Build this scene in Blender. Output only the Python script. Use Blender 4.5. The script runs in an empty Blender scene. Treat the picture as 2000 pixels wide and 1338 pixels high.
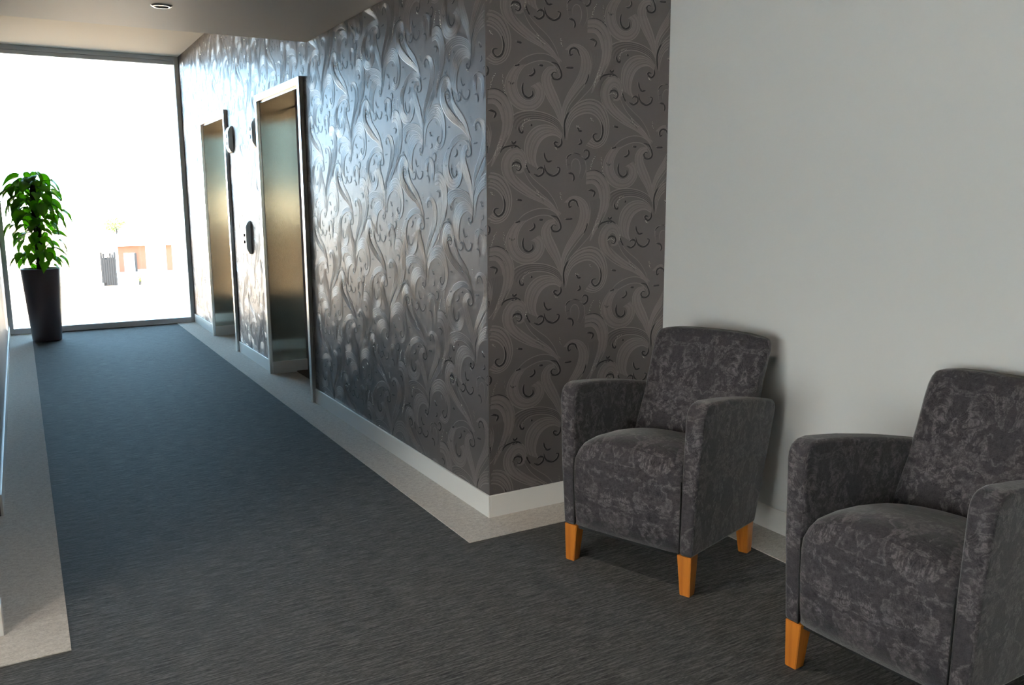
import bpy, bmesh, math, random
import numpy as np
from mathutils import Vector, Matrix

random.seed(7)
R = math.radians
scene = bpy.context.scene
COL = scene.collection

# ------------------------------------------------------------------ camera
CAM_POS = Vector((-1.6629, -3.0853, 1.36))
FPX, YAW, PITCH, ROLL = 1657.0, -29.9586, -9.5679, -0.2842
cam_data = bpy.data.cameras.new('camera')
cam = bpy.data.objects.new('camera', cam_data)
COL.objects.link(cam)
_y, _p, _r = R(YAW), R(PITCH), R(ROLL)
_fw = Vector((-math.sin(_y) * math.cos(_p), math.cos(_y) * math.cos(_p), math.sin(_p)))
_rt = Vector((math.cos(_y), math.sin(_y), 0))
_up = _rt.cross(_fw)
_rt, _up = _rt * math.cos(_r) + _up * math.sin(_r), -_rt * math.sin(_r) + _up * math.cos(_r)
_m = Matrix((_rt, _up, -_fw)).transposed().to_4x4()
_m.translation = CAM_POS
cam.matrix_world = _m
cam_data.sensor_fit = 'HORIZONTAL'
cam_data.sensor_width = 36.0
cam_data.lens = 36.0 * FPX / 2000.0
cam_data.clip_start = 0.02
cam_data.clip_end = 600
scene.camera = cam

# ------------------------------------------------------------------ world, sun, exposure
SKY_STRENGTH = 13.0
world = bpy.data.worlds.new('sky')
scene.world = world
world.use_nodes = True
wn = world.node_tree.nodes
bg = wn['Background']
bg.inputs['Strength'].default_value = SKY_STRENGTH
# clear blue sky with a narrow band of bright haze all round the horizon
_tc = wn.new('ShaderNodeTexCoord'); _sx = wn.new('ShaderNodeSeparateXYZ'); _rp = wn.new('ShaderNodeValToRGB')
_mr = wn.new('ShaderNodeMapRange'); _mr.inputs[1].default_value = -0.05; _mr.inputs[2].default_value = 0.15
world.node_tree.links.new(_tc.outputs['Generated'], _sx.inputs[0]); world.node_tree.links.new(_sx.outputs[2], _mr.inputs[0])
world.node_tree.links.new(_mr.outputs[0], _rp.inputs[0]); world.node_tree.links.new(_rp.outputs[0], bg.inputs['Color'])
SKY_BLUE, HAZE = (0.43, 0.71, 1.0, 1), (3.4, 3.4, 3.3, 1)
_e = _rp.color_ramp.elements
_e[0].position = 0.20; _e[0].color = HAZE
_e[1].position = 0.40; _e[1].color = SKY_BLUE
_x = _e.new(0.285); _x.color = (3.0, 3.0, 2.9, 1)
_x = _e.new(0.305); _x.color = (0.6, 0.85, 1.1, 1)

sun_data = bpy.data.lights.new('sun', 'SUN')
sun_data.energy = 75.0
sun_data.angle = R(0.6)
sun_data.color = (1.0, 0.93, 0.82)
sun = bpy.data.objects.new('sun', sun_data)
COL.objects.link(sun)
sun.location = (20, 0, 30)
sun.rotation_euler = Vector((-0.80, -0.10, -0.75)).to_track_quat('-Z', 'Y').to_euler()

vs = scene.view_settings
vs.view_transform = 'Standard'
vs.look = 'None'
vs.gamma = 1.0
vs.use_curve_mapping = False
vs.exposure = 0.0

# ------------------------------------------------------------------ helpers
def srgb(r, g, b):
    f = lambda c: (c / 255 / 12.92) if c / 255 <= 0.04045 else ((c / 255 + 0.055) / 1.055) ** 2.4
    return (f(r), f(g), f(b), 1)

def tag(o, label=None, cat=None, group=None, kind=None):
    if label: o['label'] = label
    if cat: o['category'] = cat
    if group: o['group'] = group
    if kind: o['kind'] = kind
    return o

def empty(name, loc=(0, 0, 0), rz=0.0):
    o = bpy.data.objects.new(name, None)
    COL.objects.link(o)
    o.empty_display_size = 0.1
    o.location = loc
    o.rotation_euler = (0, 0, rz)
    return o

def link(name, me, mat, parent=None, smooth=False):
    o = bpy.data.objects.new(name, me)
    COL.objects.link(o)
    if mat is not None:
        for m in (mat if isinstance(mat, (list, tuple)) else [mat]):
            me.materials.append(m)
    if smooth:
        me.polygons.foreach_set('use_smooth', [True] * len(me.polygons))
    if parent: o.parent = parent
    return o

def obj(name, bm, mat, parent=None, smooth=False):
    bmesh.ops.recalc_face_normals(bm, faces=bm.faces)
    me = bpy.data.meshes.new(name)
    bm.to_mesh(me); bm.free()
    return link(name, me, mat, parent, smooth)

def box(bm, x0, x1, y0, y1, z0, z1):
    v = [bm.verts.new(p) for p in ((x0, y0, z0), (x1, y0, z0), (x1, y1, z0), (x0, y1, z0),
                                   (x0, y0, z1), (x1, y0, z1), (x1, y1, z1), (x0, y1, z1))]
    for f in ((0, 3, 2, 1), (4, 5, 6, 7), (0, 1, 5, 4), (1, 2, 6, 5), (2, 3, 7, 6), (3, 0, 4, 7)):
        bm.faces.new([v[i] for i in f])

def boxes(name, lst, mat, parent=None, bevel=0.0):
    bm = bmesh.new()
    for b in lst: box(bm, *b)
    if bevel:
        bmesh.ops.bevel(bm, geom=list(bm.edges), offset=bevel, segments=2, affect='EDGES', profile=0.5)
    return obj(name, bm, mat, parent)

def lathe(bm, prof, n=32, cx=0, cy=0, cap=True):
    rings = []
    for r, z in prof:
        rings.append([bm.verts.new((cx + r * math.cos(2 * math.pi * i / n), cy + r * math.sin(2 * math.pi * i / n), z)) for i in range(n)])
    for a, b in zip(rings, rings[1:]):
        for i in range(n):
            bm.faces.new((a[i], a[(i + 1) % n], b[(i + 1) % n], b[i]))
    if cap:
        if prof[0][0] > 1e-6: bm.faces.new(list(reversed(rings[0])))
        if prof[-1][0] > 1e-6: bm.faces.new(rings[-1])

def tube(bm, pts, radii, n=8):
    pts = [Vector(p) for p in pts]
    rings = []
    for i, p in enumerate(pts):
        d = (pts[min(i + 1, len(pts) - 1)] - pts[max(i - 1, 0)]).normalized()
        a = d.orthogonal().normalized() if i == 0 else (prev - d * prev.dot(d)).normalized()
        prev = a
        b = d.cross(a)
        r = radii[i] if isinstance(radii, (list, tuple)) else radii
        rings.append([bm.verts.new(p + (a * math.cos(2 * math.pi * k / n) + b * math.sin(2 * math.pi * k / n)) * r) for k in range(n)])
    for a, b in zip(rings, rings[1:]):
        for k in range(n):
            bm.faces.new((a[k], a[(k + 1) % n], b[(k + 1) % n], b[k]))
    bm.faces.new(list(reversed(rings[0]))); bm.faces.new(rings[-1])

# ------------------------------------------------------------------ materials
def mat(name, color=(0.8, 0.8, 0.8, 1), rough=0.5, metal=0.0, spec=0.5):
    m = bpy.data.materials.new(name)
    m.use_nodes = True
    b = m.node_tree.nodes['Principled BSDF']
    b.inputs['Base Color'].default_value = color if len(color) == 4 else (*color, 1)
    b.inputs['Roughness'].default_value = rough
    b.inputs['Metallic'].default_value = metal
    b.inputs['Specular IOR Level'].default_value = spec
    return m

class NT:
    """small node-tree writer"""
    def __init__(self, m):
        self.t = m.node_tree; self.n = self.t.nodes; self.l = self.t.links
        self.b = self.n['Principled BSDF']
    def add(self, kind, **kw):
        n = self.n.new(kind)
        for k, v in kw.items(): setattr(n, k, v)
        return n
    def put(self, sock, val):
        if hasattr(val, 'is_output') or isinstance(val, bpy.types.NodeSocket): self.l.new(val, sock)
        else: sock.default_value = val
    def math(self, op, a, b=0.0, c=0.0, clamp=False):
        n = self.add('ShaderNodeMath', operation=op, use_clamp=clamp)
        for s, v in zip(n.inputs, (a, b, c)): self.put(s, v)
        return n.outputs[0]
    def mix(self, fac, a, b):
        n = self.add('ShaderNodeMix', data_type='RGBA')
        self.put(n.inputs[0], fac); self.put(n.inputs[6], a); self.put(n.inputs[7], b)
        return n.outputs[2]
    def coord(self, which='Object', scale=(1, 1, 1)):
        c = self.add('ShaderNodeTexCoord'); m = self.add('ShaderNodeMapping')
        m.inputs['Scale'].default_value = scale
        self.l.new(c.outputs[which], m.inputs['Vector'])
        return m.outputs[0]
    def noise(self, vec, scale=5, detail=3, rough=0.5, dist=0.0, out=0):
        n = self.add('ShaderNodeTexNoise')
        self.put(n.inputs['Vector'], vec)
        n.inputs['Scale'].default_value = scale; n.inputs['Detail'].default_value = detail
        n.inputs['Roughness'].default_value = rough; n.inputs['Distortion'].default_value = dist
        return n.outputs[out]
    def ramp(self, fac, stops):
        n = self.add('ShaderNodeValToRGB')
        e = n.color_ramp.elements
        while len(e) < len(stops): e.new(0.5)
        for el, (p, c) in zip(e, stops):
            el.position = p; el.color = c if len(c) == 4 else (*c, 1)
        self.put(n.inputs[0], fac)
        return n.outputs[0]
    def bump(self, h, strength=0.3, dist=0.002):
        n = self.add('ShaderNodeBump')
        n.inputs['Strength'].default_value = strength; n.inputs['Distance'].default_value = dist
        self.put(n.inputs['Height'], h)
        self.l.new(n.outputs[0], self.b.inputs['Normal'])

def make_paint(name, col, rough=0.6, spec=0.35):
    m = mat(name, col, rough, 0, spec); t = NT(m)
    t.bump(t.noise(t.coord(), 260, 2), 0.06, 0.001)
    return m

M_WHITE = make_paint('white_paint', (0.72, 0.72, 0.71, 1), 0.55)
M_CEIL = make_paint('ceiling_paint', (0.87, 0.88, 0.88, 1), 0.5, 0.6)
M_CREAM = make_paint('cream_ceiling_paint', (0.86, 0.83, 0.76, 1), 0.8)
M_SKIRT = make_paint('skirting_gloss', (0.76, 0.74, 0.71, 1), 0.35)

def make_carpet():
    m = mat('charcoal_rib_carpet', rough=0.75, spec=0.12); t = NT(m)
    v = t.coord('Object', (11, 150, 1))
    n1 = t.noise(v, 1.0, 3, 0.65)
    n2 = t.noise(t.coord('Object', (60, 330, 1)), 1.0, 2, 0.6)
    f = t.math('ADD', t.math('MULTIPLY', n1, 0.62), t.math('MULTIPLY', n2, 0.38))
    c = t.ramp(f, [(0.38, (0.006, 0.006, 0.006)), (0.5, (0.042, 0.040, 0.0385)), (0.62, (0.110, 0.105, 0.099))])
    t.l.new(c, t.b.inputs['Base Color'])
    t.b.inputs['Sheen Weight'].default_value = 0.10
    t.b.inputs['Sheen Roughness'].default_value = 0.5
    t.bump(f, 0.7, 0.006)
    return m
M_CARPET = make_carpet()

def make_border():
    m = mat('beige_loop_carpet', rough=0.95, spec=0.15); t = NT(m)
    v = t.coord('Object', (1, 1.6, 1))
    n1 = t.noise(v, 170, 3, 0.7); n2 = t.noise(v, 40, 3, 0.6)
    f = t.math('ADD', t.math('MULTIPLY', n1, 0.65), t.math('MULTIPLY', n2, 0.35))
    c = t.ramp(f, [(0.32, (0.34, 0.315, 0.29)), (0.52, (0.53, 0.50, 0.46)), (0.7, (0.67, 0.64, 0.60))])
    t.l.new(c, t.b.inputs['Base Color'])
    t.bump(f, 0.5, 0.004)
    return m
M_BORDER = make_border()

def make_paper(name, col, rough, metal=0.35, spec=0.6):
    m = mat(name, col, rough, metal, spec); t = NT(m)
    v = t.coord('Object', (1, 1, 1))
    n = t.noise(v, 300, 2, 0.6)
    big = t.noise(v, 7, 3, 0.6)
    c2 = tuple(c * 0.8 for c in col[:3]) + (1,)
    t.l.new(t.mix(big, c2, col), t.b.inputs['Base Color'])
    t.bump(n, 0.18, 0.0015)
    return m
M_PAPER = make_paper('wallpaper_ground', (0.185, 0.164, 0.163, 1), 0.35, 0.55, 0.4)
M_PAPER_L = make_paper('wallpaper_plume', (0.27, 0.240, 0.235, 1), 0.33, 0.55, 0.4)
M_PAPER_D = make_paper('wallpaper_dark_plume', (0.17, 0.152, 0.152, 1), 0.33, 0.55, 0.4)
M_PAPER_M = make_paper('wallpaper_mid_plume', (0.23, 0.205, 0.20, 1), 0.30, 0.52, 0.4)
M_RIDGE = make_paper('wallpaper_ridge', (0.30, 0.268, 0.26, 1), 0.30, 0.52, 0.4)
M_INK = mat('wallpaper_black_line', (0.012, 0.011, 0.013, 1), 0.4, 0.0, 0.5)
M_GLIT = mat('wallpaper_glitter', (0.9, 0.86, 0.78, 1), 0.15, 1.0)

def make_steel(name, col=(0.49, 0.455, 0.39, 1), rough=0.13, aniso=1.0):
    m = mat(name, col, rough, 1.0); t = NT(m)
    n = t.noise(t.coord('Object', (500, 500, 3)), 1.0, 2, 0.5)
    t.put(t.b.inputs['Roughness'], t.math('MULTIPLY_ADD', n, 0.06, rough - 0.03))
    t.b.inputs['Anisotropic'].default_value = aniso
    tg = t.add('ShaderNodeTangent', direction_type='RADIAL', axis='Z'); t.l.new(tg.outputs[0], t.b.inputs['Tangent'])
    return m
M_STEEL = make_steel('brushed_steel')
M_FRAME_STEEL = make_steel('steel_architrave', (0.86, 0.84, 0.80, 1), 0.28, 0.0)
M_ALU = mat('grey_window_aluminium', (0.78, 0.81, 0.84, 1), 0.45, 0.0)
M_BLACK = mat('black_recess', (0.01, 0.01, 0.01, 1), 0.6)

def make_glass():
    m = bpy.data.materials.new('window_glass'); m.use_nodes = True
    t = m.node_tree; t.nodes.clear()
    o = t.nodes.new('ShaderNodeOutputMaterial'); mx = t.nodes.new('ShaderNodeMixShader')
    tr = t.nodes.new('ShaderNodeBsdfTransparent'); gl = t.nodes.new('ShaderNodeBsdfGlossy')
    fr = t.nodes.new('ShaderNodeFresnel'); fr.inputs['IOR'].default_value = 1.45
    tr.inputs['Color'].default_value = (0.95, 0.98, 0.97, 1)
    gl.inputs['Roughness'].default_value = 0.02
    t.links.new(fr.outputs[0], mx.inputs[0]); t.links.new(tr.outputs[0], mx.inputs[1])
    t.links.new(gl.outputs[0], mx.inputs[2]); t.links.new(mx.outputs[0], o.inputs[0])
    return m
M_GLASS = make_glass()

# ------------------------------------------------------------------ room dimensions (metres)
WC = 1.837           # corridor width: right wall x=0, left wall x=-WC
L = 7.03             # end window
W = 0.94             # depth of the seating alcove: side wall x=W
ZC1, ZC2, YB = 2.336, 2.904, 2.356
YR, XL = -7.2, -5.2  # rear and left limits of the lobby
BW = 0.203           # border width
HB, TB = 0.10, 0.010 # skirting
LIFTS = [(2.468, 3.646), (4.769, 5.905)]
DH, FW_ = 2.146, 0.05

# ------------------------------------------------------------------ floor
floor = boxes('floor', [(XL - 0.2, W + 0.2, YR - 0.2, L + 0.12, -0.25, 0.0)], M_CARPET)
tag(floor, 'dark charcoal carpet with fine streaks running across the corridor', 'carpet', kind='structure')
bt = 0.003
def border(*b):
    o = boxes('border_strip', [b + (-0.01, bt)], M_BORDER, floor)
    return o
border(-BW, 0.0, -BW, L)                         # along the right corridor wall
for _a, _b in ((2.5, 3.62), (4.8, 5.88)): border(0.0, 0.30, _a, _b)   # lift recesses
border(0.0, W, -BW, 0.001)                       # along the alcove end wall
border(W - BW, W, YR, -BW)                       # along the white wall
border(-WC - 0.5, -WC + BW, -0.1114 - BW, L)     # along the left corridor wall
border(XL, -WC - 0.5, -0.1114 - BW, -0.10)       # round the left corner

# ------------------------------------------------------------------ walls
LOP = [(a + FW_, b - FW_) for a, b in LIFTS]     # lift openings
TW = 0.42
ys = [0.0, LOP[0][0], LOP[0][1], LOP[1][0], LOP[1][1], L + 0.1]
lst = [(0, TW, ys[0], ys[1], 0, 3.1), (0, TW, ys[2], ys[3], 0, 3.1), (0, TW, ys[4], ys[5], 0, 3.1)]
for a, b in LOP: lst.append((0, TW, a, b, DH - FW_, 3.1))
lst.append((TW, TW + 0.1, 0.0, L + 0.1, 0, 3.1))
wall_right = boxes('wall_right', lst, M_PAPER)
tag(wall_right, 'long corridor wall in glossy dark scroll wallpaper around the lift doors', 'wall', kind='structure')
wall_end = boxes('wall_end', [(TW + 0.1, W + 0.15, 0.0, 0.15, 0, 3.1)], M_PAPER)
bm = bmesh.new(); box(bm, 0.0, TW + 0.1, -0.0006, 0.0, 0, 3.1)
obj('paper_edge', bm, M_PAPER, wall_end)
tag(wall_end, 'short dark scroll-wallpapered wall behind the far armchair', 'wall', kind='structure')
wall_side = boxes('wall_side', [(W, W + 0.15, YR, 0.0, 0, 3.1)], M_WHITE)
tag(wall_side, 'plain white painted wall behind the armchairs', 'wall', kind='structure')

LY0, LY1 = -0.101, 1.10
wall_left = boxes('wall_left', [(-WC - 0.14, -WC, LY1, L + 0.1, 0, 3.1)], M_PAPER)
tag(wall_left, 'left corridor wall seen edge-on at the left of the picture', 'wall', kind='structure')
wall_lobby = boxes('wall_lobby', [(XL, -WC + 0.013, LY0, LY0 + 0.07, 0, 3.1)], M_WHITE)
tag(wall_lobby, 'white lobby wall running away left from the corridor mouth', 'wall', kind='structure')
boxes('recess', [(-WC - 0.60, -WC - 0.50, LY0 + 0.07, LY1 + 0.1, 0, 3.1), (-WC - 0.5, -WC - 0.14, LY1, LY1 + 0.1, 0, 3.1),
                 (-WC - 0.5, -WC, LY0 + 0.07, LY1, 2.15, 3.1)], M_WHITE, wall_left)
# left lobby wall outside the view, with an opening added to admit daylight
GW = dict(y0=-4.6, y1=-1.4, z0=0.12, z1=2.0)
wall_far_left = boxes('wall_far_left', [(XL - 0.3, XL, YR, GW['y0'], 0, 3.1), (XL - 0.3, XL, GW['y1'], LY0 + 0.07, 0, 3.1),
                                        (XL - 0.3, XL, GW['y0'], GW['y1'], 0, GW['z0']), (XL - 0.3, XL, GW['y0'], GW['y1'], GW['z1'], 3.1)], M_WHITE)
tag(wall_far_left, 'white left wall of the lobby outside the view', 'wall', kind='structure')
M_PANEL = make_paint('added_brown_panelling', (0.20, 0.115, 0.06, 1), 0.5)
wall_rear = boxes('wall_rear', [(XL - 0.3, W + 0.15, YR - 0.3, YR, 0, 3.1)], M_WHITE)
tag(wall_rear, 'rear wall of the lobby behind the viewpoint', 'wall', kind='structure')
for i in range(5):  # unseen brown panels, added for their tint in the lift steel's reflections
    boxes('added_brown_panel', [(XL + 0.02 + i * 1.22, XL + 0.02 + i * 1.22 + 1.20, YR, YR + 0.02, 0.0, 1.46)], M_PANEL, wall_rear)

ceiling = boxes('ceiling', [(XL - 0.15, W + 0.15, YR - 0.3, YB, ZC1, ZC2 + 0.25)], M_CEIL)
tag(ceiling, 'lower flat ceiling in shade with a straight far edge', 'ceiling', kind='structure')
ceiling2 = boxes('ceiling_raised', [(-WC - 0.3, TW + 0.1, YB, L + 0.1, ZC2, ZC2 + 0.25)], M_CREAM)
tag(ceiling2, 'raised bright ceiling strip beside the end window', 'ceiling', kind='structure')

# skirting boards
def skirt(name, b, label):
    o = boxes(name, [b], M_SKIRT, bevel=0.002)
    return tag(o, label, 'skirting board', kind='structure')
skirt('baseboard_right', (-TB, 0, -TB, LIFTS[0][0], 0, HB), 'white skirting from the wallpapered corner to the nearer lift')
skirt('baseboard_right', (-TB, 0, LIFTS[0][1], LIFTS[1][0], 0, HB), 'white skirting between the two lifts')
skirt('baseboard_right', (-TB, 0, LIFTS[1][1], L, 0, HB), 'white skirting between the farther lift and the window')
skirt('baseboard_end', (0, W, -TB, 0, 0, HB), 'white skirting under the short wallpapered wall')
skirt('baseboard_side', (W - TB, W, YR, -TB, 0, HB), 'white skirting under the white wall behind the armchairs')
skirt('baseboard_left', (-WC, -WC + TB, LY1, L, 0, HB), 'white skirting along the left corridor wall')
skirt('baseboard_lobby', (XL, -WC + 0.023, LY0 - TB, LY0 + 0.07, 0, HB), 'white skirting end at the lower left picture edge')

# ------------------------------------------------------------------ end window
win = empty('window_1', (-WC / 2, L, 0))
tag(win, 'full-height overexposed end window in a grey aluminium frame', 'window', kind='structure')
hw = WC / 2
wz1 = ZC2
def wbar(name, b):
    return boxes(name, [b], M_ALU, win, bevel=0.004)
wbar('jamb', (hw - 0.045, hw, 0, 0.08, 0, wz1))
wbar('jamb', (-hw, -hw + 0.045, 0, 0.08, 0, wz1))
wbar('head', (-hw + 0.045, hw - 0.045, 0.0, 0.08, wz1 - 0.045, wz1))
wbar('head_bead', (-hw + 0.045, hw - 0.045, 0.015, 0.065, wz1 - 0.085, wz1 - 0.045))
wbar('sill', (-hw + 0.045, hw - 0.045, -0.01, 0.08, 0, 0.06))
boxes('pane', [(-hw + 0.04, hw - 0.04, 0.037, 0.043, 0.05, wz1 - 0.08)], M_GLASS, win)

# unseen glazing, added to the left lobby wall to light the seating area
win2 = empty('window_added', (XL, (GW['y0'] + GW['y1']) / 2, GW['z0']))
tag(win2, 'added unseen window letting daylight onto the seating area', 'window', kind='structure')
h2, t2 = (GW['y1'] - GW['y0']) / 2, GW['z1'] - GW['z0']
for b in ((-h2, -h2 + 0.05, 0, t2), (h2 - 0.05, h2, 0, t2), (-h2 + 0.05, h2 - 0.05, 0, 0.05), (-h2 + 0.05, h2 - 0.05, t2 - 0.05, t2), (-0.025, 0.025, 0.05, t2 - 0.05)):
    boxes('frame_bar', [(-0.2, -0.12) + b], M_ALU, win2)
boxes('pane', [(-0.163, -0.157, -h2 + 0.02, h2 - 0.02, 0.02, t2 - 0.02)], M_GLASS, win2)

# ------------------------------------------------------------------ wallpaper relief
H8 = [0.0005500693795807765, -5.339118030925855e-06, 0.005240245377439612, -0.00010915442433306167,
      -0.0005079102486731587, 1.959328033206559, -7.851848021591159e-05, -2.2221620755682764e-05]
LAT_A, LAT_B = np.array((0.492, -0.3145)), np.array((0.0, -0.629))

def to_wall(pts):
    p = np.array(pts, float); d = H8[6] * p[:, 0] + H8[7] * p[:, 1] + 1
    return np.stack([(H8[0] * p[:, 0] + H8[1] * p[:, 1] + H8[2]) / d, (H8[3] * p[:, 0] + H8[4] * p[:, 1] + H8[5]) / d], 1)

def spline(pts, n):
    """Catmull-Rom through pts, resampled evenly to n points"""
    P = np.array(pts, float)
    P = np.vstack([2 * P[0] - P[1], P, 2 * P[-1] - P[-2]])
    out = []
    for i in range(1, len(P) - 2):
        t = np.linspace(0, 1, 12, endpoint=False)[:, None]
        a, b, c, d = P[i - 1], P[i], P[i + 1], P[i + 2]
        out.append(0.5 * (2 * b + (c - a) * t + (2 * a - 5 * b + 4 * c - d) * t ** 2 + (3 * b - a - 3 * c + d) * t ** 3))
    out.append(P[-2][None]); Q = np.vstack(out)
    s = np.r_[0, np.cumsum(np.hypot(*np.diff(Q, axis=0).T))]
    u = np.linspace(0, s[-1], n)
    return np.stack([np.interp(u, s, Q[:, 0]), np.interp(u, s, Q[:, 1])], 1)

# plumes: (outer edge, inner edge, number of combed lines between, fill tone)  in traced units
PLUMES = [
    # big round plume on the right, rolling into a hook
    ([(640, 760), (636, 640), (668, 545), (740, 470), (840, 435), (930, 465), (985, 560), (1000, 680), (965, 790), (890, 835), (810, 810)],
     [(655, 770), (672, 670), (705, 600), (765, 560), (840, 548), (900, 580), (935, 640), (942, 710), (922, 762), (890, 765), (872, 735)], 5, 'L'),
    # fan sweeping left
    ([(628, 690), (590, 612), (510, 560), (410, 533), (310, 532), (225, 560), (180, 620)],
     [(622, 720), (560, 650), (480, 612), (400, 600), (330, 615), (280, 660), (270, 710)], 5, 'D'),
    ([(620, 725), (550, 665), (470, 645), (390, 670), (330, 740), (310, 840), (330, 950)],
     [(612, 762), (560, 728), (500, 735), (445, 775), (410, 850), (400, 940), (430, 1010)], 6, 'L'),
    # hanging round plume
    ([(235, 150), (175, 230), (150, 330), (185, 440), (260, 510), (345, 525), (420, 500), (468, 430), (470, 350), (430, 290)],
     [(330, 140), (270, 215), (245, 300), (258, 380), (295, 430), (340, 448), (385, 430), (405, 390), (395, 345), (360, 330)], 4, 'L'),
    # over-arching leaf to the small hook
    ([(235, 160), (310, 95), (410, 62), (500, 70), (570, 115), (605, 180), (612, 245)],
     [(260, 200), (330, 150), (420, 120), (500, 125), (550, 155), (585, 200), (600, 250)], 3, 'D'),
    # tall stem plume with the curl on top
    ([(628, 660), (650, 500), (735, 370), (815, 270), (850, 160), (830, 60), (775, 0), (700, -15), (640, 30)],
     [(618, 660), (618, 520), (660, 400), (720, 300), (762, 210), (778, 120), (762, 55), (725, 25), (690, 40)], 7, 'L'),
    # leaf to the left of the stem
    ([(615, 660), (560, 530), (500, 430), (460, 330), (455, 240), (500, 175), (560, 165)],
     [(618, 640), (612, 520), (585, 430), (550, 350), (525, 285), (535, 235), (570, 215)], 5, 'L'),
    # broad right leaf of the stem
    ([(640, 640), (690, 520), (780, 420), (860, 330), (905, 220), (940, 110), (950, 20)],
     [(635, 620), (670, 500), (745, 395), (815, 305), (850, 215), (862, 120), (850, 40)], 4, 'D'),
    # lower-left spiral plume and its stem
    ([(600, 1390), (470, 1290), (330, 1225), (210, 1145), (135, 1050), (125, 945), (170, 860), (245, 825), (305, 870), (325, 960), (300, 1030), (240, 1040)],
     [(610, 1370), (500, 1265), (390, 1190), (300, 1120), (230, 1050), (205, 985), (220, 935), (250, 915), (282, 940), (290, 985), (270, 1010), (248, 1000)], 5, 'L'),
    # left tall plume
    ([(-10, 355), (80, 352), (155, 400), (205, 490), (218, 600), (195, 710), (145, 810), (90, 890), (45, 980)],
     [(-10, 470), (60, 470), (105, 520), (125, 600), (120, 690), (100, 780), (72, 870), (50, 940), (35, 985)], 6, 'L'),
    # dark leaf between
    ([(600, 1390), (560, 1280), (500, 1190), (420, 1120), (360, 1060), (325, 990)],
     [(605, 1380), (520, 1270), (440, 1200), (370, 1130), (325, 1060), (300, 1000)], 3, 'D'),
    # pocket leaf below the S-scroll
    ([(660, 1010), (655, 930), (700, 880), (760, 890), (800, 930), (810, 1010), (780, 1090)],
     [(690, 1010), (695, 950), (720, 920), (750, 930), (765, 970), (765, 1020), (750, 1070)], 2, 'D'),
]
INK = [  # black curls: points, width factor
    [(940, 620), (950, 690), (935, 755), (900, 778), (872, 750), (880, 720), (905, 718)],
    [(640, 760), (636, 640), (655, 570), (690, 520)],
    [(612, 755), (612, 800), (585, 825), (555, 805), (560, 785), (585, 790)],
    [(530, 130), (575, 150), (602, 195), (612, 245), (590, 270), (550, 268), (532, 240), (548, 215), (572, 220)],
    [(300, 300), (292, 350), (305, 400), (342, 422), (376, 402), (376, 365)],
    [(760, 80), (740, 30), (705, 15), (680, 40), (685, 75), (705, 65)],
    [(320, 965), (335, 1010), (355, 1040)],
    [(300, 1140), (245, 1080), (212, 1020), (205, 975), (232, 950), (268, 960), (282, 990), (265, 1018), (240, 1008)],
    [(-5, 355), (80, 355), (150, 398), (200, 478)], [(-5, 430), (70, 437), (130, 485), (160, 560)],
    [(15, 525), (45, 528), (75, 550), (60, 590)],
    [(470, 870), (478, 915), (500, 942), (535, 938)],
    [(470, 970), (488, 1030), (540, 1060), (585, 1040), (598, 1000), (575, 990)],
    [(655, 960), (665, 905), (715, 880), (760, 893), (800, 925), (832, 905), (835, 865), (808, 848), (795, 870)],
    [(655, 972), (685, 968)], [(665, 1035), (700, 1045), (715, 1075), (708, 1105)],
    [(385, 1045), (425, 1062), (462, 1040), (465, 1005), (435, 992), (415, 1010)],
    [(200, 780), (222, 795), (242, 778)], [(385, 180), (392, 215), (370, 238), (345, 242)],
    [(178, 285), (200, 308), (228, 298)], [(265, 660), (268, 695), (290, 708), (300, 690)],
    [(360, 640), (372, 652)], [(95, 870), (150, 825), (235, 815), (300, 868)],
    [(832, 220), (828, 270), (805, 320)], [(1000, 245), (1025, 248), (1045, 235)],
    [(925, 280), (950, 215), (985, 140)], [(230, 160), (270, 152)], [(430, 155), (462, 160)],
    [(740, 660), (755, 690), (780, 695)], [(765, 760), (775, 790), (750, 805)],
    [(650, 175), (710, 178)], [(330, 1220), (250, 1165), (190, 1110)],
    [(395, 1210), (440, 1235), (470, 1270)], [(250, 1255), (290, 1262)],
]
BEADS = [[(30, 340), (48, 270), (70, 230)], [(130, 240), (140, 320), (150, 390)], [(60, 900), (90, 845), (120, 820)],
         [(1000, 400), (1030, 385), (1060, 400)], [(600, 1200), (612, 1250)], [(735, 655), (760, 665)], [(290, 680), (310, 610), (350, 600)],
         [(410, 1185), (440, 1230), (475, 1250)], [(880, 330), (900, 250), (930, 180)], [(560, 830), (580, 845)], [(850, 590), (870, 610)], [(320, 940), (322, 990)]]

class Acc:
    def __init__(self): self.v = []; self.f = []; self.m = []; self.n = 0
    def add(self, v, f, m):
        self.v.append(v); self.f.append(f + self.n); self.m.append(np.full(len(f), m)); self.n += len(v)

def ribbon(acc, c, w, h, m, taper=True, z0=0.0):
    """raised line along 2-D curve c: three verts across, ridge in the middle"""
    t = np.gradient(c, axis=0); t /= np.hypot(t[:, 0], t[:, 1])[:, None] + 1e-9
    nrm = np.stack([-t[:, 1], t[:, 0]], 1)
    s = np.linspace(0, 1, len(c))
    k = (np.minimum(1, np.minimum(s, 1 - s) * 6) * 0.75 + 0.25) if taper else np.ones(len(c))
    a = c + nrm * (w * k)[:, None]; b = c - nrm * (w * k)[:, None]
    n = len(c)
    v = np.zeros((3 * n, 3))
    v[0::3, :2] = a; v[1::3, :2] = c; v[2::3, :2] = b
    v[0::3, 2] = z0; v[2::3, 2] = z0; v[1::3, 2] = h * k + z0
    i = np.arange(n - 1) * 3
    f = np.vstack([np.stack([i, i + 1, i + 4, i + 3], 1), np.stack([i + 1, i + 2, i + 5, i + 4], 1)])
    acc.add(v, f, m)

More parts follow.
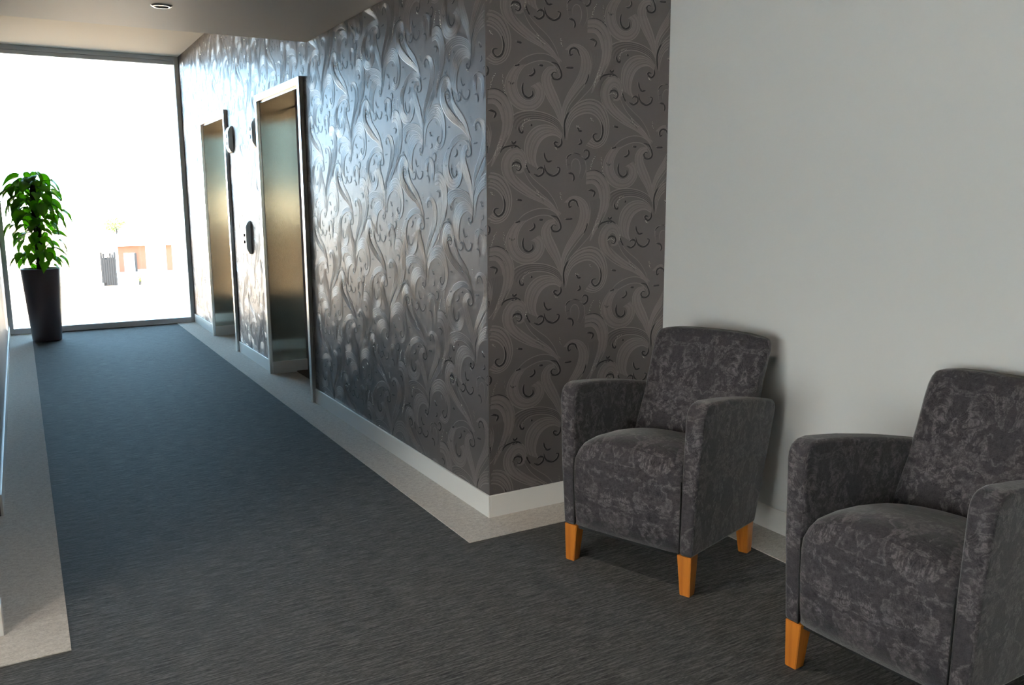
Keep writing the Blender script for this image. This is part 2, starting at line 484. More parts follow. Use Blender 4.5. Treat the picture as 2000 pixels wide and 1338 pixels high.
def rib(acc, a, b, m, z):
    """pillowed feather rib between two curves"""
    n = len(a); w = np.hypot(*(a - b).T)
    h = np.minimum(0.0018, 0.075 * w); h[0] = h[-1] = 0
    prof = [(0, 0.0), (0.22, 0.72), (0.5, 1.0), (0.78, 0.72), (1, 0.0)]
    v = np.zeros((5 * n, 3))
    for q, (u, k) in enumerate(prof):
        v[q::5, :2] = a * (1 - u) + b * u; v[q::5, 2] = 0.0002 + z + h * k
    i = np.arange(n - 1) * 5
    acc.add(v, np.vstack([np.stack([i + q, i + q + 1, i + q + 6, i + q + 5], 1) for q in range(4)]), m)

def strip(acc, a, b, z, m):
    n = len(a); v = np.zeros((2 * n, 3)); v[0::2, :2] = a; v[1::2, :2] = b; v[:, 2] = z
    i = np.arange(n - 1) * 2
    acc.add(v, np.stack([i, i + 1, i + 3, i + 2], 1), m)

def build_tile():
    acc = Acc()
    for k, (o, i, nl, tone) in enumerate(PLUMES):
        A = spline(to_wall(o), 30); B = spline(to_wall(i), 30)
        nl += 2
        C = [A * (1 - j / (nl + 1)) + B * (j / (nl + 1)) for j in range(nl + 2)]
        for j in range(nl + 1):
            rib(acc, C[j], C[j + 1], (0 if j % 3 else 5) if tone == 'L' else 1, 0.00005 * k)
        for j in range(nl + 2):
            if j in (0, nl + 1):
                ribbon(acc, C[j], 0.0022, 0.0007, 2, z0=0.0003)
            else:
                ribbon(acc, C[j], 0.0013, 0.0001, 3 if j % 2 else 2, z0=0.0003)
    for s in INK:
        c = spline(to_wall(s), 8 + 3 * len(s))
        ribbon(acc, c, 0.0040, 0.0003, 3, z0=0.0007)
        ribbon(acc, c + np.array((-0.0055, 0.0020)), 0.0014, 0.0006, 2, z0=0.0004)
    for s in BEADS:
        c = spline(to_wall(s), 6 * (len(s) - 1) + 1)
        c = c + np.random.RandomState(3).uniform(-0.003, 0.003, c.shape)
        for p in c:
            r = 0.0016
            an = np.arange(6) * np.pi / 3 + p[0] * 900
            v = np.vstack([np.stack([p[0] + r * np.cos(an), p[1] + r * np.sin(an), np.full(6, 0.0008)], 1), [[p[0] + 0.0007 * math.sin(p[1] * 5000), p[1], 0.0020]]])
            f = np.array([[q, (q + 1) % 6, 6, 6] for q in range(6)])
            acc.add(v, f, 4)
    return np.vstack(acc.v), np.vstack(acc.f), np.concatenate(acc.m)

TV, TF, TM = build_tile()

def relief(name, parent, s0, s1, z0, z1, holes, place):
    """lay the tile over wall area s0..s1 x z0..z1, skipping pieces inside holes"""
    VV, FF, MM, n = [], [], [], 0
    fc = TV[TF].mean(1)[:, :2]
    lo, hi = TV[:, :2].min(0), TV[:, :2].max(0)
    for i in range(-20, 20):
        for j in range(-20, 20):
            off = LAT_A * i + LAT_B * j
            if off[0] + lo[0] > s1 or off[0] + hi[0] < s0 or off[1] + lo[1] > z1 or off[1] + hi[1] < z0: continue
            c = TV[:, :2] + off
            vin = (c[:, 0] > s0) & (c[:, 0] < s1) & (c[:, 1] > z0) & (c[:, 1] < z1)
            for (a, b, p, q) in holes:
                vin &= ~((c[:, 0] > a) & (c[:, 0] < b) & (c[:, 1] > p) & (c[:, 1] < q))
            ok = vin[TF].all(1)
            if not ok.any(): continue
            f = TF[ok]; used = np.unique(f); remap = np.zeros(len(TV), int); remap[used] = np.arange(len(used))
            VV.append(np.stack([c[used, 0], c[used, 1], TV[used, 2]], 1)); FF.append(remap[f] + n); MM.append(TM[ok]); n += len(used)
    V = np.vstack(VV); F = np.vstack(FF); Mi = np.concatenate(MM)
    P = place(V)
    me = bpy.data.meshes.new(name)
    faces = [tuple(f[:3]) if f[2] == f[3] else tuple(f) for f in F.tolist()]
    me.from_pydata(P.tolist(), [], faces)
    o = link(name, me, [M_PAPER_L, M_PAPER_D, M_RIDGE, M_INK, M_GLIT, M_PAPER_M], parent)
    me.polygons.foreach_set('material_index', Mi.astype(np.int32))
    me.polygons.foreach_set('use_smooth', [True] * len(me.polygons))
    me.update()
    tag(o, kind='stuff')
    return o

# side wall of the alcove: s = x, faces -y ; corridor wall: s = -y, faces -x
relief('wallpaper_relief', wall_end, 0.001, W - 0.001, HB, ZC1, [], lambda v: np.stack([v[:, 0], -0.0008 - v[:, 2], v[:, 1]], 1))
holes = [(-b, -a, -1, DH) for a, b in LIFTS] + [(-YB, 1, ZC1, 9)]
relief('wallpaper_relief', wall_right, -L + 0.001, -0.001, HB, ZC2, holes, lambda v: np.stack([-0.0003 - v[:, 2], -v[:, 0], v[:, 1]], 1))

# ------------------------------------------------------------------ lifts
def lift(idx, y0, y1, label):
    e = empty('door_%d' % idx, (0, (y0 + y1) / 2, 0))
    tag(e, label, 'lift door', kind='structure')
    h = (y1 - y0) / 2; o = h - FW_; zt = DH - FW_; pr = 0.028; dx = 0.285
    boxes('architrave', [(-pr, 0.0, -h, -o, 0, DH)], M_FRAME_STEEL, e, 0.002)
    boxes('architrave', [(-pr, 0.0, o, h, 0, DH)], M_FRAME_STEEL, e, 0.002)
    boxes('architrave', [(-pr, 0.0, -o, o, zt, DH)], M_FRAME_STEEL, e, 0.002)
    for s in (-1, 1):
        a, b = sorted((s * o, s * (o - 0.012)))
        boxes('jamb_lining', [(-0.004, dx - 0.02, a, b, HB, zt)], M_STEEL, e)
        a, b = sorted((s * o, s * (o - 0.02)))
        boxes('plinth_block', [(-0.008, dx - 0.015, a, b, 0.0, HB)], M_SKIRT, e, 0.002)
    boxes('head_lining', [(-0.004, dx - 0.02, -o + 0.012, o - 0.012, zt - 0.012, zt)], M_STEEL, e)
    for s in (-1, 1):
        a, b = sorted((s * 0.002, s * o))
        boxes('door_leaf', [(dx, dx + 0.03, a, b, 0.012, zt)], M_STEEL, e)
    boxes('sill', [(0.18, dx + 0.03, -o, o, 0.0, 0.012)], M_SILL, e)
    return e
M_SILL = mat('bronze_sill', (0.10, 0.065, 0.045, 1), 0.4, 0.6)
lift(1, *LIFTS[0], 'nearer stainless steel lift doorway in the wallpapered wall')
lift(2, *LIFTS[1], 'farther stainless steel lift doorway next to the window')

def plate_mesh(bm, wy, hz, dep):
    """tall plate with chamfered ends and a bowed side profile, back on x=0"""
    prof = [(0, -hz), (dep * 0.55, -hz + 0.012), (dep, -hz + 0.05), (dep, hz - 0.05), (dep * 0.55, hz - 0.012), (0, hz)]
    A = [bm.verts.new((-x, -wy, z)) for x, z in prof]; B = [bm.verts.new((-x, wy, z)) for x, z in prof]
    bm.faces.new(A); bm.faces.new(list(reversed(B)))
    for i in range(len(prof)):
        j = (i + 1) % len(prof); bm.faces.new((A[i], B[i], B[j], A[j]))
    bmesh.ops.bevel(bm, geom=list(bm.edges), offset=0.004, segments=2, affect='EDGES')

M_PLATE = make_steel('control_plate_steel', (0.78, 0.78, 0.76, 1), 0.3, 0.0)
M_LENS = mat('dark_lens', (0.02, 0.02, 0.025, 1), 0.15)
def plate(name, y, z, hz, label, cat, group=None):
    e = empty(name, (0, y, z)); tag(e, label, cat, group)
    bm = bmesh.new(); plate_mesh(bm, 0.055, hz, 0.042)
    obj('plate', bm, M_PLATE, e)
    return e
for y, lab in ((3.775, 'tall steel lift indicator high on the wall beside the nearer lift'), (4.625, 'tall steel lift indicator high on the wall beside the farther lift')):
    e = plate('lift_indicator', y, 1.88, 0.115, lab, 'lift indicator', 'lift indicators')
    for dz in (-0.03, 0.03):
        bm = bmesh.new(); lathe(bm, [(0.018, 0), (0.018, 0.004), (0.014, 0.006)], 16)
        o = obj('lens', bm, M_LENS, e); o.rotation_euler = (0, -math.pi / 2, 0); o.location = (-0.040, 0, dz)
e = plate('lift_call_panel', 4.16, 1.06, 0.14, 'steel lift call button panel between the two lifts', 'call panel')
for dz in (-0.035, 0.02):
    bm = bmesh.new(); lathe(bm, [(0.014, 0), (0.014, 0.008), (0.011, 0.011)], 16)
    o = obj('button', bm, M_LENS, e); o.rotation_euler = (0, -math.pi / 2, 0); o.location = (-0.040, 0, dz)

# ------------------------------------------------------------------ downlights
M_TRIM = mat('downlight_trim', (0.85, 0.83, 0.78, 1), 0.25, 0.6)
def emis(name, col, s):
    m = mat(name, (0.5, 0.5, 0.5, 1), 0.5); b = m.node_tree.nodes['Principled BSDF']
    b.inputs['Emission Color'].default_value = (*col, 1); b.inputs['Emission Strength'].default_value = s
    return m
M_LAMP_OFF = mat('downlight_lamp_face', (0.06, 0.06, 0.06, 1), 0.2)
def downlight(x, y, z, label, watts=0.0, group='recessed downlights'):
    e = empty('downlight', (x, y, z)); tag(e, label, 'downlight', group)
    bm = bmesh.new(); lathe(bm, [(0.030, -0.002), (0.033, -0.007), (0.046, -0.006), (0.052, 0.0)], 32, cap=False); obj('trim_ring', bm, M_TRIM, e, True)
    bm = bmesh.new(); lathe(bm, [(0.031, -0.001), (0.0, -0.001)], 32, cap=False); obj('lamp_face', bm, M_LAMP_OFF, e)
    if watts:  # only the added lobby downlights carry a lamp
        ld = bpy.data.lights.new('added_downlight_lamp', 'SPOT'); ld.energy = watts; ld.color = (1.0, 0.88, 0.76)
        ld.spot_size = R(120); ld.spot_blend = 0.9; ld.shadow_soft_size = 0.10
        lo = bpy.data.objects.new('added_downlight_lamp', ld); COL.objects.link(lo); lo.parent = e; lo.location = (0, 0, -0.02)
    return e
downlight(-0.935, 1.71, ZC1, 'small recessed downlight in the corridor ceiling', 0)
LOB = 76.0  # power of two unseen downlights, added to light the seating area
for x, y, lab in ((-0.75, -1.0, 'added downlight lighting the armchairs from outside the view'), (-2.6, -1.0, 'added downlight lighting the left of the lobby from outside the view')):
    downlight(x, y, ZC1, lab, LOB, 'added lobby downlights')

# ------------------------------------------------------------------ armchairs
def make_damask():
    m = mat('charcoal_damask', rough=0.8, spec=0.25); t = NT(m)
    uv = t.add('ShaderNodeUVMap').outputs[0]
    sp = t.add('ShaderNodeSeparateXYZ'); t.l.new(uv, sp.inputs[0])
    P = 0.30
    def mirror(off):
        x = t.math('PINGPONG', t.math('ADD', sp.outputs[0], off), P / 2)
        cb = t.add('ShaderNodeCombineXYZ'); t.l.new(x, cb.inputs[0]); t.put(cb.inputs[1], sp.outputs[1]); cb.inputs[2].default_value = off * 3
        return cb.outputs[0]
    v = mirror(0.0)
    def warp(vec, sc, amt):
        w = t.noise(vec, sc, 2, 0.5, 0, 1)
        sb = t.add('ShaderNodeVectorMath', operation='SUBTRACT'); t.l.new(w, sb.inputs[0]); sb.inputs[1].default_value = (0.5, 0.5, 0.5)
        wv = t.add('ShaderNodeVectorMath', operation='SCALE'); t.l.new(sb.outputs[0], wv.inputs[0]); wv.inputs[3].default_value = amt
        av = t.add('ShaderNodeVectorMath', operation='ADD'); t.l.new(vec, av.inputs[0]); t.l.new(wv.outputs[0], av.inputs[1])
        return av.outputs[0]
    # mirrored leaf masses with lobed edges
    v1 = warp(v, 30, 0.035)
    n1 = t.noise(v1, 9.0, 3, 0.55, 1.3)
    leaf = t.ramp(n1, [(0.47, (0, 0, 0)), (0.50, (1, 1, 1)), (0.57, (0.75, 0.75, 0.75)), (0.60, (0.05, 0.05, 0.05))])
    # curled veins inside
    v2 = warp(v, 16, 0.07)
    n2 = t.noise(v2, 13, 1, 0.5, 2.2)
    vein = t.ramp(t.math('FRACT', t.math('MULTIPLY', n2, 7.0)), [(0.0, (0.1, 0.1, 0.1)), (0.25, (1, 1, 1)), (0.6, (1, 1, 1)), (0.85, (0.1, 0.1, 0.1))])
    vmask = t.ramp(t.noise(v, 9, 1), [(0.46, (0, 0, 0)), (0.56, (1, 1, 1))])
    fine = t.noise(uv, 260, 3, 0.65)
    mott = t.noise(uv, 60, 4, 0.65)
    f = t.math('MULTIPLY_ADD', leaf, 0.22, 0.30)
    f = t.math('ADD', f, t.math('MULTIPLY', t.math('MULTIPLY', t.math('SUBTRACT', vein, 0.6), vmask), 0.20))
    f = t.math('ADD', f, t.math('MULTIPLY_ADD', fine, 0.6, -0.30))
    f = t.math('ADD', f, t.math('MULTIPLY_ADD', mott, 0.8, -0.40))
    c = t.ramp(f, [(0.05, (0.012, 0.011, 0.014)), (0.42, (0.043, 0.0385, 0.043)), (0.85, (0.145, 0.130, 0.136))])
    t.l.new(c, t.b.inputs['Base Color'])
    t.b.inputs['Sheen Weight'].default_value = 0.35
    t.b.inputs['Sheen Roughness'].default_value = 0.35
    t.bump(f, 0.25, 0.003)
    return m
M_FAB = make_damask()
M_DUST = mat('black_dust_cover', (0.008, 0.008, 0.009, 1), 0.9)
def make_wood():
    m = mat('orange_varnished_wood', rough=0.3); t = NT(m)
    n = t.noise(t.coord('Object', (45, 45, 4)), 1, 4, 0.6)
    c = t.ramp(n, [(0.3, (0.30, 0.085, 0.010)), (0.7, (0.52, 0.18, 0.022))])
    t.l.new(c, t.b.inputs['Base Color'])
    t.b.inputs['Coat Weight'].default_value = 0.4; t.b.inputs['Coat Roughness'].default_value = 0.15
    return m
M_LEG = make_wood()

def box_uv(me, off=(0, 0)):
    """fabric lengths in metres: project along the dominant normal"""
    uvl = me.uv_layers.new(name='UVMap')
    for p in me.polygons:
        n = p.normal; a = max(range(3), key=lambda k: abs(n[k]) * (1.15 if k == 2 else 1))
        for li in p.loop_indices:
            c = me.vertices[me.loops[li].vertex_index].co
            u = (c.y, c.z) if a == 0 else ((c.x, c.z) if a == 1 else (c.x, 0.6 - c.y))
            uvl.data[li].uv = (u[0] + off[0], u[1] + off[1])

def fab(name, bm, parent, bevel=0.0, sub=0, off=(0, 0)):
    o = obj(name, bm, M_FAB, parent, True)
    box_uv(o.data, off)
    if bevel:
        b = o.modifiers.new('bevel', 'BEVEL'); b.width = bevel; b.segments = 4; b.limit_method = 'ANGLE'; b.angle_limit = R(32)
    if sub:
        s = o.modifiers.new('sub', 'SUBSURF'); s.levels = sub; s.render_levels = sub
    if bevel:
        w = o.modifiers.new('wn', 'WEIGHTED_NORMAL'); w.keep_sharp = False
    return o

def arm_mesh(s):
    bm = bmesh.new()
    prof = [(-0.018, 0.145), (-0.020, 0.40), (-0.012, 0.625)]
    for k in range(1, 6):
        a = math.pi - k * math.pi / 2 / 6
        prof.append((0.040 + 0.050 * math.cos(a), 0.632 + 0.050 * math.sin(a)))
    prof += [(0.06, 0.684), (0.20, 0.668), (0.36, 0.642), (0.50, 0.614), (0.585, 0.596), (0.612, 0.580), (0.618, 0.555), (0.565, 0.33), (0.515, 0.115)]
    def xo(z): return 0.268 + 0.028 * (z - 0.14) / 0.54
    def th(z): return 0.050 + 0.020 * max(0, (z - 0.14)) / 0.54
    O = [bm.verts.new((s * xo(z), y, z)) for y, z in prof]
    I = [bm.verts.new((s * (xo(z) - th(z)), y, z)) for y, z in prof]
    bm.faces.new(O); bm.faces.new(list(reversed(I)))
    n = len(prof)
    for i in range(n):
        j = (i + 1) % n; bm.faces.new((O[i], I[i], I[j], O[j]))
    return bm

def seat_mesh():
    bm = bmesh.new(); a = 0.221
    path = [(-0.012, 0.148), (-0.020, 0.22), (-0.026, 0.30), (-0.026, 0.38), (-0.018, 0.425), (0.002, 0.452), (0.035, 0.466), (0.10, 0.470), (0.20, 0.464), (0.30, 0.450), (0.38, 0.432), (0.46, 0.415)]
    xs = [-1, -0.985, -0.95, -0.88, -0.75, -0.55, -0.3, 0, 0.3, 0.55, 0.75, 0.88, 0.95, 0.985, 1]
    rows = []
    for k, (y, z) in enumerate(path):
        top = min(1, max(0, (z - 0.36) / 0.1)); fr = max(0, 1 - k / 5)
        row = []
        for u in xs:
            cr = (1 - u * u); ed = 1 - abs(u) ** 14
            row.append(bm.verts.new((u * a, y - 0.010 * cr * min(1, k / 2 + 0.3) * (1 if k < 6 else 0) + 0.008 * (1 - ed) * (1 if k < 6 else 0), z + top * (0.040 * cr - 0.022 * (1 - ed)))))
        rows.append(row)
    for r0, r1 in zip(rows, rows[1:]):
        for i in range(len(xs) - 1):
            bm.faces.new((r0[i], r0[i + 1], r1[i + 1], r1[i]))
    bb = [bm.verts.new((u * a, 0.46, 0.148)) for u in xs]
    for i in range(len(xs) - 1):
        bm.faces.new((rows[-1][i], rows[-1][i + 1], bb[i + 1], bb[i])); bm.faces.new((bb[i], bb[i + 1], rows[0][i + 1], rows[0][i]))
    for idx in (0, -1):
        bm.faces.new([r[idx] for r in rows] + [bb[idx]])
    return bm

def back_mesh():
    bm = bmesh.new()
    # sections by height: z, half width, front y, rear y, corner radius, lateral crown
    secs = [(0.120, 0.226, 0.430, 0.512, 0.015), (0.30, 0.226, 0.425, 0.548, 0.02), (0.42, 0.228, 0.405, 0.575, 0.024), (0.46, 0.229, 0.424, 0.583, 0.026), (0.55, 0.232, 0.470, 0.605, 0.03), (0.65, 0.238, 0.522, 0.630, 0.032),
            (0.74, 0.246, 0.566, 0.655, 0.034), (0.785, 0.249, 0.588, 0.668, 0.034), (0.808, 0.246, 0.603, 0.670, 0.030), (0.824, 0.238, 0.617, 0.664, 0.02), (0.830, 0.226, 0.628, 0.655, 0.010)]
    rings = []
    for z, w, yf, yr, r in secs:
        r = min(r, (yr - yf) / 2 - 0.002); pts = []
        nx = 9
        for i in range(nx): pts.append((-(w - r) + 2 * (w - r) * i / (nx - 1), yf))
        for k in range(1, 4):
            a = -math.pi / 2 + k * math.pi / 2 / 3; pts.append((w - r + r * math.cos(a), yf + r + r * math.sin(a)))
        pts.append((w, yr - r))
        for k in range(1, 4):
            a = k * math.pi / 2 / 3; pts.append((w - r + r * math.cos(a), yr - r + r * math.sin(a)))
        for i in range(1, nx): pts.append(((w - r) - 2 * (w - r) * i / (nx - 1), yr))
        for k in range(1, 4):
            a = math.pi / 2 + k * math.pi / 2 / 3; pts.append((-w + r + r * math.cos(a), yr - r + r * math.sin(a)))
        pts.append((-w, yf + r))
        for k in range(1, 3):
            a = math.pi + k * math.pi / 2 / 3; pts.append((-w + r + r * math.cos(a), yf + r + r * math.sin(a)))
        ring = []
        for x, y in pts:
            cr = 1 - (x / w) ** 2
            fy = -0.012 * cr if y < (yf + yr) / 2 and z > 0.44 else 0
            ring.append(bm.verts.new((x, y + fy, z + (0.008 * cr - 0.010 * (abs(x) / w) ** 6 if z > 0.75 else 0))))
        rings.append(ring)
    for r0, r1 in zip(rings, rings[1:]):
        n = len(r0)
        for i in range(n): bm.faces.new((r0[i], r0[(i + 1) % n], r1[(i + 1) % n], r1[i]))
    bm.faces.new(list(reversed(rings[0]))); bm.faces.new(rings[-1])
    return bm

def leg_mesh(sx, sy, h):
    bm = bmesh.new(); t, b = 0.027, 0.019
    # straight on the outer corner, tapering on the inner faces
    vt = [(x * t, y * t, h) for x, y in ((-1, -1), (1, -1), (1, 1), (-1, 1))]
    ox, oy = sx * (t - b) * 0.6, sy * (t - b) * 0.6
    vb = [(x * b + ox, y * b + oy, 0) for x, y in ((-1, -1), (1, -1), (1, 1), (-1, 1))]
    A = [bm.verts.new(p) for p in vb]; B = [bm.verts.new(p) for p in vt]
    bm.faces.new(list(reversed(A))); bm.faces.new(B)
    for i in range(4): bm.faces.new((A[i], A[(i + 1) % 4], B[(i + 1) % 4], B[i]))
    bmesh.ops.bevel(bm, geom=list(bm.edges), offset=0.002, segments=2, affect='EDGES')
    return bm

def make_armchair(loc, rz, label):
    e = empty('armchair', (loc[0], loc[1], bt * 0), rz)
    tag(e, label, 'armchair', 'damask armchairs')
    seat = fab('seat', seat_mesh(), e, off=(0.03, 0.02))
    fab('backrest', back_mesh(), e, off=(0.11, 0.17))
    for s in (-1, 1):
        o = fab('armrest', arm_mesh(s), e, bevel=0.014, off=(0.07 * s, 0.31))
    boxes('dust_cover', [(-0.235, 0.235, 0.0, 0.48, 0.132, 0.15)], M_DUST, e)
    for sx in (-1, 1):
        for sy, y, h in ((-1, 0.012, 0.146), (1, 0.478, 0.130)):
            o = obj('leg', leg_mesh(sx, sy, h), M_LEG, e); o.location = (sx * 0.238, y, 0)
    # stitched seam between seat and arm front
    for s in (-1, 1):
        bm = bmesh.new(); tube(bm, [(s * 0.2195, -0.0165, 0.15), (s * 0.2215, -0.0195, 0.30), (s * 0.2225, -0.019, 0.41)], 0.0022, 6)
        obj('seam', bm, M_DUST, seat)
    return e
CH1 = make_armchair((0.150, -0.765), R(20.8 - 90), 'charcoal damask armchair against the wallpapered corner')
CH2 = make_armchair((0.215, -1.740), R(3.5 - 90), 'charcoal damask armchair cut off by the right picture edge')

# ------------------------------------------------------------------ potted plant
plant = empty('potted_plant', (-1.505, 6.45, bt))
tag(plant, 'tall leafy green climber in a dark tapered pot by the window', 'potted plant')
M_POT = mat('dark_brown_pot', (0.14, 0.110, 0.118, 1), 0.35)
bm = bmesh.new(); lathe(bm, [(0.0, 0.0), (0.122, 0.0), (0.130, 0.008), (0.176, 0.706), (0.174, 0.714), (0.166, 0.714), (0.163, 0.66), (0.0, 0.66)], 48, cap=False)
pot = obj('pot', bm, M_POT, plant, True)
M_SOIL = mat('soil', (0.03, 0.02, 0.014, 1), 0.95); NTs = NT(M_SOIL); NTs.bump(NTs.noise(NTs.coord(), 90, 4), 0.8, 0.01)
bm = bmesh.new(); lathe(bm, [(0.164, 0.655), (0.163, 0.672), (0.10, 0.684), (0.0, 0.688)], 32, cap=False); obj('soil', bm, M_SOIL, pot, True)
M_POLE = mat('moss_pole', (0.045, 0.035, 0.018, 1), 0.95); NTp = NT(M_POLE); NTp.bump(NTp.noise(NTp.coord(), 70, 4), 1.0, 0.02)
bm = bmesh.new(); tube(bm, [(0, 0, 0.67), (0.004, 0, 1.0), (-0.003, 0.004, 1.3), (0, 0, 1.52)], [0.034, 0.033, 0.032, 0.028], 14); obj('moss_pole', bm, M_POLE, plant, True)

def make_leafmat():
    m = mat('glossy_leaf', rough=0.32, spec=0.5); t = NT(m)
    oi = t.add('ShaderNodeObjectInfo')
    n = t.noise(t.coord('Object'), 22, 3, 0.6)
    a = t.ramp(oi.outputs['Random'], [(0.0, (0.055, 0.20, 0.020)), (0.5, (0.12, 0.36, 0.028)), (1.0, (0.25, 0.50, 0.035))])
    c = t.mix(t.math('MULTIPLY', n, 0.4), a, (0.20, 0.36, 0.05, 1))
    t.l.new(c, t.b.inputs['Base Color'])
    # thin leaf: daylight glows through it
    tr = t.add('ShaderNodeBsdfTranslucent'); t.l.new(t.mix(0.5, c, (0.42, 0.80, 0.05, 1)), tr.inputs['Color'])
    mx = t.add('ShaderNodeMixShader'); mx.inputs[0].default_value = 0.62
    out = [k for k in t.n if k.type == 'OUTPUT_MATERIAL'][0]
    t.l.new(t.b.outputs[0], mx.inputs[1]); t.l.new(tr.outputs[0], mx.inputs[2]); t.l.new(mx.outputs[0], out.inputs[0])
    return m
M_LEAF = make_leafmat()
M_STALK = mat('green_stalk', (0.07, 0.14, 0.02, 1), 0.5)

def leaf_mesh(seed):
    rnd = random.Random(seed); bm = bmesh.new()
    # heart outline along +x, tip at x=1, petiole joint at x=0 ; half widths
    prof = [(-0.10, 0.16), (0.02, 0.34), (0.16, 0.41), (0.32, 0.41), (0.48, 0.36), (0.64, 0.27), (0.80, 0.155), (0.92, 0.06), (1.0, 0.004)]
    fold, droop, wav = rnd.uniform(0.18, 0.38), rnd.uniform(0.25, 0.5), rnd.uniform(0.02, 0.05)
    rows = []
    for x, w in prof:
        row = []
        for u in (-1, -0.55, 0, 0.55, 1):
            xx = x if u else max(x, 0.0)
            z = fold * abs(u) * w - droop * max(0, xx) ** 2 + wav * math.sin(7 * x + 3 * u)
            row.append(bm.verts.new((xx, u * w, z)))
        rows.append(row)
    for a, b in zip(rows, rows[1:]):
        for i in range(4): bm.faces.new((a[i], a[i + 1], b[i + 1], b[i]))
    bmesh.ops.recalc_face_normals(bm, faces=bm.faces)
    ext = bmesh.ops.solidify(bm, geom=list(bm.faces), thickness=0.008)
    me = bpy.data.meshes.new('leaf'); bm.to_mesh(me); bm.free()
    me.polygons.foreach_set('use_smooth', [True] * len(me.polygons))
    me.materials.append(M_LEAF)
    return me
LEAVES = [leaf_mesh(s) for s in range(6)]
rnd = random.Random(21)
stalk = bmesh.new()
NLEAF = 118
for i in range(NLEAF):
    k = i / (NLEAF - 1)
    z = 0.74 + 0.86 * k ** 0.9 + rnd.uniform(-0.02, 0.02)
    ang = i * 2.39996 + rnd.uniform(-0.4, 0.4)
    if z > 1.52: spread = rnd.uniform(0.02, 0.12)
    elif z > 1.25: spread = rnd.uniform(0.08, 0.19)
    elif z > 1.05: spread = rnd.uniform(0.07, 0.18)
    else: spread = rnd.uniform(0.06, 0.16)
    size = rnd.uniform(0.10, 0.145) * (1.12 if z > 1.2 else 0.92)
    d = Vector((math.cos(ang), math.sin(ang), 0))
    base = d * spread + Vector((0, 0, z + rnd.uniform(0.0, 0.04)))
    o = bpy.data.objects.new('leaf', LEAVES[i % 6]); COL.objects.link(o); o.parent = plant
    o.location = base; o.scale = (size,) * 3
    o.rotation_euler = (rnd.uniform(-0.5, 0.5), rnd.uniform(0.1, 0.95), ang + rnd.uniform(-0.6, 0.6))
    root = d * 0.025 + Vector((0, 0, z - rnd.uniform(0.04, 0.10)))
    tube(stalk, [root, (root + base) / 2 + Vector((0, 0, 0.03)), base], 0.0028, 5)
for (dx, dy, z, sz, ry) in ((-0.19, 0.0, 1.47, 0.15, 0.25), (-0.16, -0.05, 1.50, 0.14, 0.5), (0.20, 0.02, 1.20, 0.13, 0.7), (0.17, -0.04, 1.26, 0.14, 0.7), (0.23, -0.03, 1.27, 0.13, 0.55), (-0.22, 0.02, 1.14, 0.12, 0.8), (0.19, 0.03, 0.98, 0.12, 0.7), (-0.17, -0.02, 0.84, 0.12, 0.4), (0.18, -0.02, 0.82, 0.12, 0.6), (-0.2, -0.03, 1.33, 0.14, 0.8), (0.16, 0, 1.56, 0.14, 0.8)):
    o = bpy.data.objects.new('leaf', LEAVES[int(abs(dx * 100)) % 6]); COL.objects.link(o); o.parent = plant
    o.location = (dx, dy, z); o.scale = (sz,) * 3; o.rotation_euler = (0.2, ry, math.atan2(dy, dx))
    tube(stalk, [(dx * 0.12, dy * 0.1, z - 0.1), (dx * 0.6, dy * 0.6, z), (dx, dy, z)], 0.003, 5)
tag(obj('leaf_stalks', stalk, M_STALK, plant, True), kind='stuff')

# ------------------------------------------------------------------ outdoors, far below the window
GZ = -7.3
M_GROUND = mat('pale_sunlit_paving', (0.42, 0.35, 0.26, 1), 0.9)
tg = NT(M_GROUND); tg.l.new(tg.mix(tg.noise(tg.coord('Object'), 0.15, 4), (0.26, 0.165, 0.10, 1), (0.31, 0.20, 0.125, 1)), tg.b.inputs['Base Color'])
g = boxes('ground_outside', [(-180, 180, -60, 380, GZ - 0.3, GZ)], M_GROUND)
tag(g, 'bright washed-out ground outside the window', 'ground', kind='structure')
M_BRICK = mat('orange_brick', (0.26, 0.105, 0.06, 1), 0.9)
M_PALE = mat('pale_render', (0.75, 0.73, 0.70, 1), 0.8)
M_ROOF = mat('pale_metal_roof', (0.42, 0.52, 0.56, 1), 0.6)
M_TIMBER = mat('dark_weathered_timber', (0.055, 0.045, 0.040, 1), 0.9)
house = empty('house', (10.2, 97, GZ)); tag(house, 'washed-out orange brick house with pale roof outside the window', 'house')
zt = -3.35 - GZ
boxes('brick_wall', [(-2.8, -2.3, 0, 0.3, 0, zt), (-2.3, -0.1, 0, 0.3, zt - 0.75, zt), (-1.1, -0.1, 0, 0.3, 1.4, zt - 0.75)], M_BRICK, house)
boxes('brick_pier', [(2.0, 2.6, 0, 0.3, 0, zt)], M_BRICK, house)
boxes('pale_wall', [(-2.3, -1.1, 0.15, 0.3, 0, zt - 0.75), (-0.1, 2.0, 0.05, 0.3, 0, zt), (2.6, 5, 0.05, 0.3, 0, zt), (-2.8, 5, 0.3, 7, 0, zt)], M_PALE, house)
bm = bmesh.new()
rv = [bm.verts.new(p) for p in ((-3.0, -0.5, zt), (5.2, -0.5, zt), (5.2, 7.5, zt), (-3.0, 7.5, zt), (-1.6, 3.5, zt + 2.2), (3.8, 3.5, zt + 2.2))]
for f in ((0, 1, 5, 4), (1, 2, 5), (2, 3, 4, 5), (3, 0, 4), (0, 3, 2, 1)): bm.faces.new([rv[i] for i in f])
obj('roof', bm, M_ROOF, house)
boxes('porch_post', [(-1.25, -1.05, -0.3, -0.1, 0.0, zt - 0.8)], M_TIMBER, house)
gw = boxes('garden_wall', [(6.9, 16, 94.6, 94.9, GZ, GZ + 1.3)], M_PALE); tag(gw, 'pale low garden wall in front of the brick house outside', 'garden wall')
shed = empty('timber_shed', (6.15, 94, GZ)); tag(shed, 'small dark slatted timber structure outside the window', 'shed')
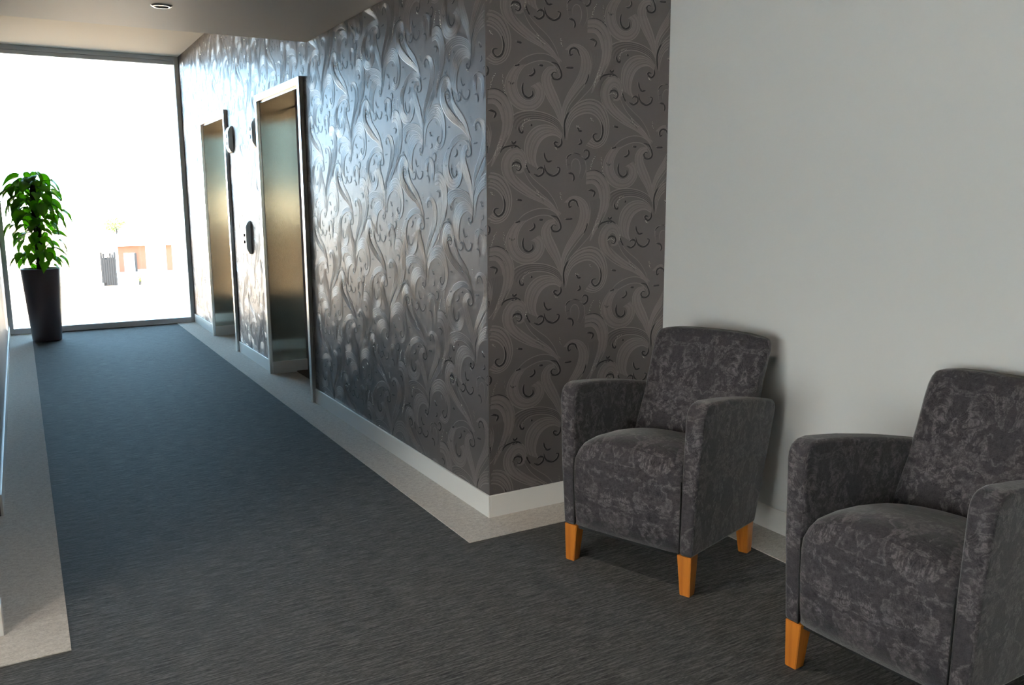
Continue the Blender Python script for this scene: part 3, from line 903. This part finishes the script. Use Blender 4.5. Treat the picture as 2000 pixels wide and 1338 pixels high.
for i in range(7):
    boxes('slat', [(-0.75 + i * 0.21, -0.57 + i * 0.21, 0, 0.06, 0.35 if i < 2 else 0.1, 3.5 - 0.12 * (i % 3) - (0.5 if i in (2, 3) else 0))], M_TIMBER, shed)
boxes('rail', [(-0.55, 0.72, 0.06, 0.14, 0.5, 0.7)], M_TIMBER, shed)
boxes('rail', [(-0.75, 0.72, 0.06, 0.14, 2.5, 2.7)], M_TIMBER, shed)
boxes('back_panel', [(-0.55, 0.72, 0.5, 0.6, 0, 2.9)], M_TIMBER, shed)

M_TREE = mat('yellow_green_foliage', (0.20, 0.24, 0.05, 1), 0.9)
def tree(x, y, h, r, label, seed):
    e = empty('tree', (x, y, GZ)); tag(e, label, 'tree')
    bm = bmesh.new(); tube(bm, [(0, 0, 0), (0.05, 0, h * 0.5), (0, 0.05, h * 0.8)], [0.14, 0.11, 0.06], 8); obj('trunk', bm, M_TIMBER, e)
    bm = bmesh.new(); q = random.Random(seed)
    for _ in range(420):
        p = Vector((q.gauss(0, 1), q.gauss(0, 1), q.gauss(0, 1))).normalized() * (q.random() ** 0.4)
        c = Vector((p.x * r, p.y * r, h * 0.78 + p.z * r * 0.8)); s = r * 0.12
        a = Vector((q.gauss(0, 1), q.gauss(0, 1), q.gauss(0, 1))).normalized(); b = a.orthogonal().normalized()
        bm.faces.new([bm.verts.new(c + a * s), bm.verts.new(c + b * s * 0.6), bm.verts.new(c - a * s), bm.verts.new(c - b * s * 0.6)])
    tag(obj('foliage', bm, M_TREE, e), kind='stuff')
tree(8.4, 108, 7.6, 1.2, 'yellow-green tree top above the pale roof outside', 1)
tree(8.95, 93.6, 0.9, 0.45, 'small green shrub by the pale garden wall outside', 2)

# unseen pale building, added to bounce sunlight into the lobby glazing
M_CREAMWALL = mat('cream_render', (0.73, 0.715, 0.70, 1), 0.9)
nb = boxes('bounce_building', [(-42, -30, -45, 26, GZ, 24)], M_CREAMWALL)
tag(nb, 'added unseen pale building bouncing sunlight into the lobby', 'building', kind='structure')
